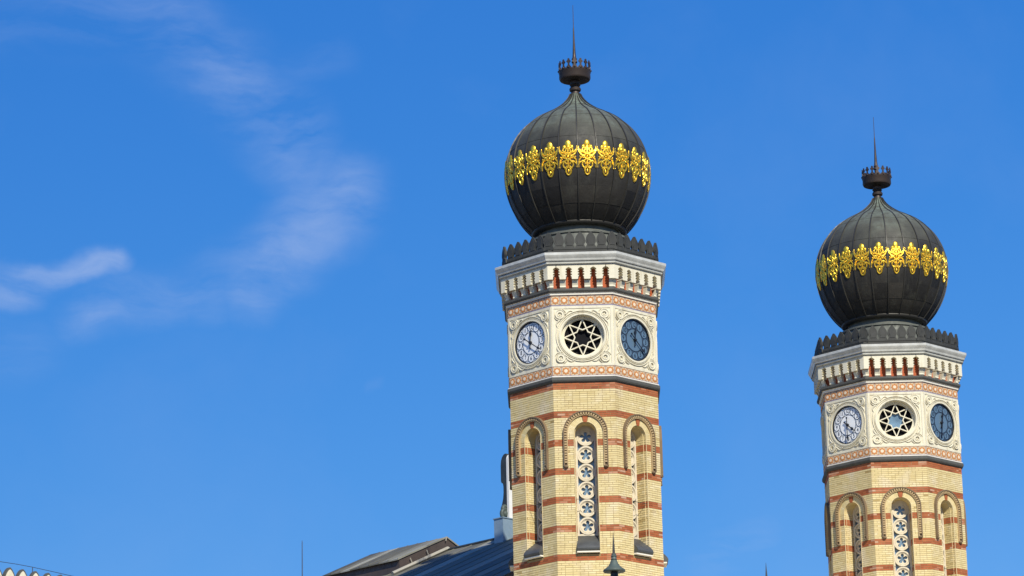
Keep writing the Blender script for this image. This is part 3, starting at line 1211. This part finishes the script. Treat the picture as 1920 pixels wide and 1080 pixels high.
BR = [brick_faces(s) for s in (11, 12, 13, 14)]
WB = wall_back()
WM = window_meshes()
PM = panel_meshes()
TILE = tile_mesh()
BRK, CBRK = bracket_mesh(), corner_bracket_mesh()
MER = merlon_mesh()
GOLD = gold_mesh()
DM = dome_meshes()
SP = spire_meshes()
OCT = {
    'shaft': octa_mesh('shaft', [(2.95, 0), (2.95, 1.2), (2.80, 1.35), (2.80, 1.6), (A - .006, 1.75), (A - .006, Z_BR0 + .01)], 'wallbrick'),
    'ledge_low': octa_mesh('string_course', [(A - .05, 29.72), (2.625, 29.735), (2.665, 29.77), (2.69, 29.82), (2.69, 29.90), (2.655, 29.935), (A, 29.95)], 'ledge'),
    'ledge_cap': octa_mesh('string_course', [(2.655, 29.936), (2.650, 29.965), (2.62, 29.975), (A - .02, 29.985)], 'white'),
    'tile_low': octa_mesh('tile_band', [(A - .02, 29.97), (A + .008, 29.975), (A + .008, 30.335), (A - .03, 30.34)], 'tile_line'),
    'tile_top': octa_mesh('tile_band', [(A - .02, 32.49), (A + .008, 32.495), (A + .008, 32.90), (A - .03, 32.905)], 'tile_line'),
    'ledge_mid': octa_mesh('string_course', [(A, 32.885), (2.655, 32.89), (2.665, 32.96), (2.69, 32.965)], 'white'),
    'ledge_top': octa_mesh('string_course', [(2.668, 32.962), (2.70, 32.97), (2.745, 33.03), (2.75, 33.10), (2.45, 33.135)], 'ledge'),
    'frieze': octa_mesh('frieze', [(2.535, 33.10), (2.535, 33.95)], 'niche'),
    'cornice': octa_mesh('cornice', [(2.60, 33.918), (2.845, 33.918), (2.86, 33.95), (2.90, 33.965), (2.90, 34.035), (2.88, 34.05)], 'cyma'),
    'gutter': octa_mesh('gutter', [(2.925, 34.045), (2.95, 34.075), (2.965, 34.13), (3.01, 34.20), (3.035, 34.25), (3.04, 34.33), (3.02, 34.345), (2.72, 34.40)], 'gutter'),
    'roof_flat': octa_mesh('cornice_roof', [(2.80, 34.39), (2.0, 34.46)], 'crest'),
    'crest': octa_mesh('parapet_crest', [(2.755, 34.36), (2.770, 34.42), (2.745, 34.44), (2.745, 34.50), (2.765, 34.525), (2.68, 34.53), (2.68, 34.40)], 'crest'),
}


def make_tower(loc, label, times, pane_key, star_label):
    root = bpy.data.objects.new('clock_tower', None)
    C.objects.link(root)
    root.location = loc
    root.rotation_euler = (0, 0, PHI)
    root['label'] = label
    root['category'] = 'tower'
    root['group'] = 'pair of domed towers'
    put('shaft', OCT['shaft'], root)
    for kk in ('ledge_low', 'ledge_cap', 'ledge_mid', 'ledge_top'):
        put('string_course', OCT[kk], root)
    put('cornice', OCT['cornice'], root)
    put('gutter', OCT['gutter'], root)
    put('cornice_roof', OCT['roof_flat'], root)
    frieze = put('frieze', OCT['frieze'], root, label='red terracotta niches behind the cream brackets')
    crest = put('parapet_crest', OCT['crest'], root)
    bands = [(put('tile_band', OCT['tile_low'], root), 30.155), (put('tile_band', OCT['tile_top'], root), 32.70)]
    dome = put('dome', DM['dome'], root, label='dark copper onion dome with standing seams')
    put('dome_base_ring', DM['base_ring'], root)
    put('drum', DM['drum'], root)
    for a in range(24):
        rz = R_(15 * a)
        put('standing_seam', DM['seam'], dome, rz)
        for sh in DM['sheet']:
            put('copper_sheet', sh, dome, rz + R_(7.5))
        put('gilded_motif', GOLD, dome, rz + R_(7.5))
    put('finial_stem', SP['stem'], root)
    crown = put('crown', SP['bowl'], root)
    for a in range(16):
        put('crown_point', SP['crown_point'], crown, R_(22.5 * a))
    put('spire', SP['spire'], root)
    for kf in range(8):
        rz = R_(45 * kf)
        br, rd_ = BR[(kf * 3 + (1 if loc[0] > 1 else 0)) % 4]
        put('mortar_bed', WB, root, rz)
        put('brickwork', br, root, rz, kind='stuff')
        for me in rd_.values():
            put('red_brick_band', me, root, rz, kind='stuff')
        w = put('window', WM['window'], root, rz)
        put('arch_voussoirs', WM['voussoirs'], w, kind='stuff')
        put('keystone', WM['keystone'], w)
        put('roll_moulding', WM['roll'], w)
        put('hood_mould', WM['hood'], w)
        put('tracery_frame', WM['tracery'], w)
        for i in range(6):
            put('rosette', WM['rosette'], w, loc=(0, 0, 27.895 - .629 * i))
        put('pane', WM['pane'], w)
        put('sill', WM['sill'], w)
        put('sill_course', WM['sill_strip'], w)
        put('tie_rod', WM['tie'], w)
        # clock storey
        p = put('stone_panel', PM['panel'], root, rz)
        put('moulding_ring', PM['ring'], p)
        for sp_ in PM['sprigs']:
            put('carved_sprig', sp_, p)
        for sx in (-1, 1):
            for sz in (-1, 1):
                put('corner_rosette', PM['rosette'], p, loc=(sx * .775, 0, Z_CK + sz * .785))
        if kf % 2 == 0:
            st = put('star_window', PM['star'], root, rz, label=star_label)
            put('pane', PM['star_pane'][pane_key], st)
        else:
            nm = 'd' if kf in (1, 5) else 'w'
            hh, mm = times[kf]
            ck = put('clock', PM['dial_' + nm], root, rz, label='clock with its sky reflection painted as a slate blue dial' if nm == 'd' else 'clock with a white dial')
            put('bezel', PM['bezel'], ck)
            for h in range(1, 13):
                a = math.pi / 2 - h * math.pi / 6
                put('hour_disc', PM['hour_%s%d' % (nm, h)], ck, loc=(.562 * math.cos(a), 0, Z_CK + .562 * math.sin(a)))
            for key, ang in (('hour_hand', hh), ('minute_hand', mm)):
                o = put(key, PM[key], ck, loc=(0, 0, Z_CK))
                o.rotation_euler = (0, R_(ang), 0)
        # tiles, brackets, merlons
        for bo, zc in bands:
            for i in range(7):
                o = put('tile', TILE, bo, rz)
                o.location = Matrix.Rotation(rz, 3, 'Z') @ Vector(((i - 3) * HW * 2 / 7, 0, zc))
        for i in (-1.5, -.5, .5, 1.5):
            o = put('bracket', BRK, frieze, rz)
            o.location = Matrix.Rotation(rz, 3, 'Z') @ Vector((i * .43, 0, 0))
        put('corner_bracket', CBRK, frieze, rz)
        dm = 2.715
        for i in range(6):
            s = (i - 2.5) * dm * T * 2 / 6.0 + dm * T / 6
            rot, pos = rz, Vector(((i - 2) * dm * T * 2 / 6, -dm, 34.51))
            if i == 5:
                rot = rz + R_(22.5)
                pos = Matrix.Rotation(R_(22.5), 3, 'Z') @ Vector((0, -(dm / math.cos(R_(22.5)) - .03), 34.51))
            o = put('merlon', MER, crest, rot)
            o.location = Matrix.Rotation(rz, 3, 'Z') @ pos
    return root


# hand angles are degrees clockwise from twelve, as seen from outside
make_tower((0, 0, 0), 'larger, nearer octagonal clock tower of yellow brick with red bands and gilded dark dome',
           {7: (4, 124), 1: (4, 133), 3: (10, 125), 5: (10, 125)}, 'glass_dark', 'star window with a black pane')
make_tower(TOWER2, 'smaller, farther octagonal clock tower of yellow brick with red bands and gilded dark dome',
           {7: (130, 180), 1: (12, 188), 3: (10, 125), 5: (10, 125)}, 'glass_painted_sky', 'star window with sky light painted pale blue at the pane centre')

# ------------------------------------------------------------------ setting
gm = MB()
gm.add([(-2500, -2500, 0), (2500, -2500, 0), (2500, 2500, 0), (-2500, 2500, 0)], [(0, 1, 2, 3)])
put('ground', gm.mesh('ground', 'asphalt'), kind='structure')

U = Vector((math.cos(R_(45) + PHI), math.sin(R_(45) + PHI), 0))       # along the facade, right and away
N = Vector((U.y, -U.x, 0))                                            # facade faces right and towards the street
Z = Vector((0, 0, 1))
MID = TOWER2 / 2


def ubox(mb, origin, u0, u1, n0, n1, z0, z1, mat=0):
    o = Vector(origin)
    vs = [o + U * a + N * b + Z * c for c in (z0, z1) for a, b in ((u0, n0), (u1, n0), (u1, n1), (u0, n1))]
    mb.add(vs, [(0, 1, 2, 3), (7, 6, 5, 4), (0, 4, 5, 1), (1, 5, 6, 2), (2, 6, 7, 3), (3, 7, 4, 0)], mat)


pm = MB()
ubox(pm, MID, -26, 34, -62, 16, -.05, .13)
put('pavement', pm.mesh('pavement', 'paving'), kind='structure')

# front block between and below the towers (all of it under the picture's lower edge)
fr_ = bpy.data.objects.new('entrance_front', None)
C.objects.link(fr_)
fr_['label'] = 'lower brick entrance front between and below the two towers, carrying the pinnacles'
fr_['category'] = 'building'
FT = 20.9
m = MB()
ubox(m, MID, -13.6, 13.6, -4.9, 7.3, .13, FT)
put('wall', m.mesh('wall', 'wallbrick'), fr_)
m = MB()
ubox(m, MID, -13.8, 13.8, -4.9, 7.5, FT, FT + .25)
put('coping', m.mesh('coping', 'cream'), fr_)

# pinnacles standing on the front block
def pinnacle(px, py, hide, label):
    """tip seen at (px, py); stands on the line n = 3.6 m in front of the facade axis"""
    tip = on_plane(px, py, MID + N * 6.6, N)
    r = bpy.data.objects.new('pinnacle', None)
    C.objects.link(r)
    r.location = (tip.x, tip.y, FT + .25)
    r['label'] = label
    r['category'] = 'pinnacle'
    r['group'] = 'pinnacles on the entrance front'
    H = tip.z - FT - .25
    m = MB()
    m.lathe([(.045, H - .72), (.035, H - .5), (.016, H - .2), (.004, H)], 10, cap_top=True)
    put('spike', m.mesh('spike', 'iron', 40), r)
    m = MB()
    m.lathe([(.10, H - 1.335), (.355, H - 1.335), (.365, H - 1.31), (.355, H - 1.27), (.30, H - 1.23), (.20, H - 1.15), (.135, H - 1.05), (.105, H - .96), (.085, H - .945),
             (.105, H - .92), (.085, H - .89), (.085, H - .84), (.105, H - .82), (.075, H - .79), (.08, H - .74), (.045, H - .72)], 28)
    put('bell_cap', m.mesh('bell_cap', 'patina', 40), r)
    m = MB()
    m.lathe([(.24, 0), (.24, .2), (.15, .28), (.13, H - 1.62), (.19, H - 1.60), (.19, H - 1.54), (.13, H - 1.50), (.12, H - 1.33)], 20)
    put('stem', m.mesh('stem', 'iron', 40), r)
    return r


pinnacle(1149.5, 997, 0, 'dark metal pinnacle with green bell cap rising in front of the larger tower')
pinnacle(1436, 1055, 0, 'dark pinnacle tip against the sky between the two towers')

# ------------------------------------------------------------------ great hall behind
hall = bpy.data.objects.new('great_hall', None)
C.objects.link(hall)
hall['label'] = 'long hall behind the larger tower with grey metal seamed roof and raised ridge monitor'
hall['category'] = 'building'
RZ = 28.11
PT = math.tan(R_(24.5))
S0, S1, WID, SR = 4.5, 44.0, 11.0, 10.0
NB = -N
def hp(s, u, z):
    return MID + NB * s + U * u + Z * z
EZ = RZ - WID * PT
def half_hall(sd, s0):
    """one side of the hall: outer wall, end walls and the wall under the ridge, with its roof slab"""
    w = MB()
    a, b, e = s0 + .4, S1 - .4, sd * (WID - .5)
    vs = [hp(a, e, .13), hp(b, e, .13), hp(b, 0, .13), hp(a, 0, .13), hp(a, e, EZ), hp(b, e, EZ), hp(b, 0, RZ - .35), hp(a, 0, RZ - .35)]
    w.add(vs, [(0, 1, 5, 4), (3, 0, 4, 7), (1, 2, 6, 5), (2, 3, 7, 6)])
    put('wall', w.mesh('wall', 'wallbrick'), hall)
    w = MB()
    vs = [hp(s0, sd * WID, EZ - .02), hp(S1, sd * WID, EZ - .02), hp(S1, 0, RZ - .02), hp(s0, 0, RZ - .02)]
    vs += [v - Z * .2 for v in vs]
    w.add(vs, [(0, 1, 2, 3), (7, 6, 5, 4), (0, 4, 5, 1), (1, 5, 6, 2), (2, 6, 7, 3), (3, 7, 4, 0)])
    return put('roof', w.mesh('roof', 'roof_brown'), hall)


roof_l, roof_r = half_hall(-1, S0), half_hall(1, SR)
hroof = roof_l
SW = 1.05


def sheet_mesh(length, drop, side):
    """one roofing strip with a standing seam, running down the slope; local x along the ridge"""
    m = MB()
    y1 = -side * length
    m.add([(0, 0, .012), (SW - .02, 0, .012), (SW - .02, y1, -drop + .012), (0, y1, -drop + .012),
           (0, 0, -.01), (SW - .02, 0, -.01), (SW - .02, y1, -drop - .01), (0, y1, -drop - .01)],
          [(0, 1, 2, 3), (0, 3, 7, 4), (1, 5, 6, 2), (3, 2, 6, 7), (0, 4, 5, 1)])
    m.add([(-.03, 0, .0), (-.018, 0, .035), (.018, 0, .035), (.03, 0, .0), (-.03, y1, -drop), (-.018, y1, .035 - drop), (.018, y1, .035 - drop), (.03, y1, -drop)],
          [(0, 1, 5, 4), (1, 2, 6, 5), (2, 3, 7, 6), (0, 3, 2, 1), (4, 5, 6, 7)])
    return m.mesh('roof_sheet', 'roof')


rot_nb = math.atan2(NB.y, NB.x)
# in a frame turned so that x runs along NB, +y points to -U ... left slope is towards -U
SHL, SHR = sheet_mesh(WID, WID * PT, -1), sheet_mesh(WID, WID * PT, 1)
for i in range(int((S1 - S0) / SW)):
    p = hp(S0 + i * SW, 0, RZ)
    put('roof_sheet', SHL, roof_l, rot_nb, p)
    if S0 + i * SW > SR:
        put('roof_sheet', SHR, roof_r, rot_nb, p)
m = MB()
m.tube([hp(S0, 0, RZ + .03), hp(S1, 0, RZ + .03)], .07, 8)
put('ridge_roll', m.mesh('ridge_roll', 'tab_dark'), hroof)

# raised monitor astride the ridge
MS0, MS1, MW, MR = 16.5, 21.2, 2.72, 28.70
MP = math.tan(R_(24.5))
MH = .50
m = MB()
ez = MR - MW * MP
bz = RZ - MW * PT - .15
vs = []
for s in (MS0 + .05, MS1 - .05):
    vs += [hp(s, -MW + .12, bz), hp(s, MW - .12, bz), hp(s, MW - .12, ez), hp(s, 0, MR - .06), hp(s, -MW + .12, ez)]
m.add(vs, [(0, 1, 2, 3, 4), (9, 8, 7, 6, 5), (0, 4, 9, 5), (1, 6, 7, 2)])
mon = put('ridge_monitor', m.mesh('ridge_monitor', 'roof_brown'), hall, label='low brown gabled monitor astride the roof ridge')
nm_ = 8
W2 = (MS1 - MS0) / nm_
for i in range(nm_):
    for sd in (-1, 1):
        m = MB()
        a, b = MS0 + i * W2, MS0 + (i + 1) * W2 - .015
        vs = [hp(a, 0, MR), hp(b, 0, MR), hp(b, sd * MW, ez), hp(a, sd * MW, ez)]
        vs += [v - Z * .05 for v in vs]
        m.add(vs, [(0, 1, 2, 3), (7, 6, 5, 4), (0, 4, 5, 1), (2, 6, 7, 3), (1, 5, 6, 2), (0, 3, 7, 4)])
        m.tube([hp(a + .015, 0, MR + .0), hp(a + .015, sd * MW, ez + .015)], .018, 5)
        put('roof_sheet', m.mesh('roof_sheet', 'roof'), mon)
m = MB()
m.tube([hp(MS0 - .06, -MW - .35, RZ - (MW + .35) * PT + .10), hp(MS0 - .06, -.02, RZ + .10), hp(MS0 - .06, .6, RZ - .6 * PT + .1)], .075, 6)
put('flashing', m.mesh('flashing', 'flash'), mon)
for (pxa, pya, pxb, pyb) in ((769, 1046, 776, 1063), (800, 1031, 806, 1049), (837, 1008, 836, 1014)):
    m = MB()
    P0 = hp(MS0 - .04, 0, 0)
    m.tube([on_plane(pxa, pya, P0, NB), on_plane(pxb, pyb, P0, NB)], .022, 6)
    put('strap', m.mesh('strap', 'flash'), mon)

# tablets of the law on their pedestal at the front end of the ridge
TS, TU = 12.485, 0.
tb = bpy.data.objects.new('gable_tablets', None)
C.objects.link(tb)
tb['label'] = 'round-topped twin stone tablets on a pale blue pedestal, half hidden behind the larger tower'
tb['category'] = 'monument'
ED = .30     # pedestal half depth along the ridge
m = MB()
ubox(m, hp(TS, 0, 0), -.95, .95, -.255, .255, RZ - .8, 28.66)
ubox(m, hp(TS, 0, 0), -.98, .98, -.285, .285, 28.66, 28.70)
put('pedestal', m.mesh('pedestal', 'ped_paint'), tb)
for sd in (-1, 1):
    m = MB()
    c0 = hp(TS, sd * .60, 0)
    for (zz, rr) in ((28.90, .19), (29.10, .11)):
        pts = [c0 + U * (-sd * rr * .2 + sd * rr * math.cos(a)) + Z * (zz + rr * math.sin(a)) for a in [2 * math.pi * i / 14 for i in range(14)]]
        m.tube(pts, .085, 8, closed=True)
        m.ball(tuple(c0 + Z * zz), (rr * .8, rr * .8, rr * .8), 10, 6)
    put('volute', m.mesh('volute', 'patina', 60), tb)
m = MB()
def slab(mb, uc, hw, n0, n1, z0, zs, mat=0):
    pts = [(uc - hw, z0)] + [(uc - hw * math.cos(math.pi * i / 14), zs + hw * math.sin(math.pi * i / 14)) for i in range(15)] + [(uc + hw, z0)]
    o = hp(TS, 0, 0)
    n = len(pts)
    vs = [o + U * u + N * n1 + Z * z for u, z in pts] + [o + U * u + N * n0 + Z * z for u, z in pts]
    mb.add(vs, [tuple(range(n - 1, -1, -1)), tuple(range(n, 2 * n))] + [(i, (i + 1) % n, (i + 1) % n + n, i + n) for i in range(n)], mat)
for uc in (-.275, .275):
    m = MB()
    slab(m, uc, .27, .10, .215, 28.70, 31.10)
    put('tablet', m.mesh('tablet', 'tab_white'), tb)
# dark hood and curved bracket behind the tablets
prof = [(.10, 31.36), (.03, 31.37), (-.06, 31.34), (-.15, 31.25), (-.21, 31.11), (-.235, 30.92), (-.235, 30.28), (-.20, 30.20), (-.13, 30.17), (-.10, 30.05),
        (-.10, 29.80), (-.13, 29.55), (-.20, 29.33), (-.27, 29.20), (-.27, 29.12), (.10, 29.12)]
m = MB()
n_ = len(prof)
vs = [hp(TS, u_, 0) + N * a + Z * b for u_ in (-.535, .535) for a, b in prof]
m.add(vs, [(i, (i + 1) % n_, (i + 1) % n_ + n_, i + n_) for i in range(n_)] + [tuple(range(n_ - 1, -1, -1)), tuple(range(n_, 2 * n_))])
put('tablet_back', m.mesh('tablet_back', 'tab_dark', 40), tb)

# lightning rod farther along the ridge
top = on_plane(566.5, 1014, hp(0, 0, 0), U)
base_s = (top - MID).dot(NB)
m = MB()
m.tube([(0, 0, 0), (0, 0, top.z - RZ - .1), (0, 0, top.z - RZ)], [.026, .018, .008], 6)
m.lathe([(.09, 0), (.09, .05), (.03, .12)], 10)
put('lightning_rod', m.mesh('lightning_rod', 'rod'), loc=hp(base_s, 0, RZ + .02),
    label='thin lone lightning rod left of the ridge monitor', cat='lightning rod')

# ------------------------------------------------------------------ crested wing at the lower left corner
P_a = at_depth(17, 1063, -5.0)
wing = bpy.data.objects.new('side_wing', None)
C.objects.link(wing)
wing['label'] = 'parapet with pointed cream merlons edged in dark metal, at the bottom left corner'
wing['category'] = 'building'
mt = []
step = None
PL = [(17, 1063), (42, 1067.5), (65, 1072), (89, 1076), (113, 1079)]
pos = [on_plane(x, y, P_a, N) for x, y in PL]
step = (pos[3] - pos[0]).dot(U) / 3
top_z = sum(p.z for p in pos[:3]) / 3
m2 = MB()
ww = Vector((P_a.x, P_a.y, 0))
ubox(m2, ww, -7 * step, 14 * step, -9, -.10, .13, top_z - 1.15)
put('wall', m2.mesh('wall', 'wallbrick'), wing)
m3 = MB()
ubox(m3, ww, -7 * step, 14 * step, -.55, .10, top_z - 1.15, top_z - .78)
put('coping', m3.mesh('coping', 'cream'), wing)
half = [(.5, 0), (.495, .28), (.46, .40), (.40, .50), (.31, .60), (.19, .70), (.10, .75), (.04, .775)]
def mer_poly(k_, dz):
    h = [(s * step * k_, z) for s, z in half]
    return [(s, z + dz) for s, z in h] + [(-s, z + dz) for s, z in reversed(h)]
m = MB()
m.prism(mer_poly(1.0, 0), -.10, .06, 0, back=True)
inn = [(s * .84, z * .90) for s, z in mer_poly(1.0, 0)]
m.prism(inn, .05, .075, 1)
m.annulus(0, .36, .035, .075, .06, .095, 16, 1)
WM_ = m.mesh('merlon', ['ledge', 'cream'])
rzU = math.atan2(U.y, U.x)
for i in range(-6, 14):
    o = put('merlon', WM_, wing, rzU, ww + U * (i * step) + Z * (top_z - .78))
# wire on short posts above the crest
wp = [(-60, 1044), (0, 1053), (30, 1057.5), (61, 1063.3), (100, 1072), (135, 1080), (190, 1094)]
wpts = [on_plane(x, y, ww + N * -.25, N) for x, y in wp]
m = MB()
m.tube(wpts, .011, 5)
wire = put('lightning_wire', m.mesh('lightning_wire', 'rod'), label='thin sagging wire strung above the crested parapet, bottom left corner', cat='wire')
for i in (3, 0, 6):
    m = MB()
    p = wpts[i]
    m.tube([(p.x, p.y, top_z - .80), tuple(p)], .016, 5)
    put('post', m.mesh('post', 'rod'), wire)
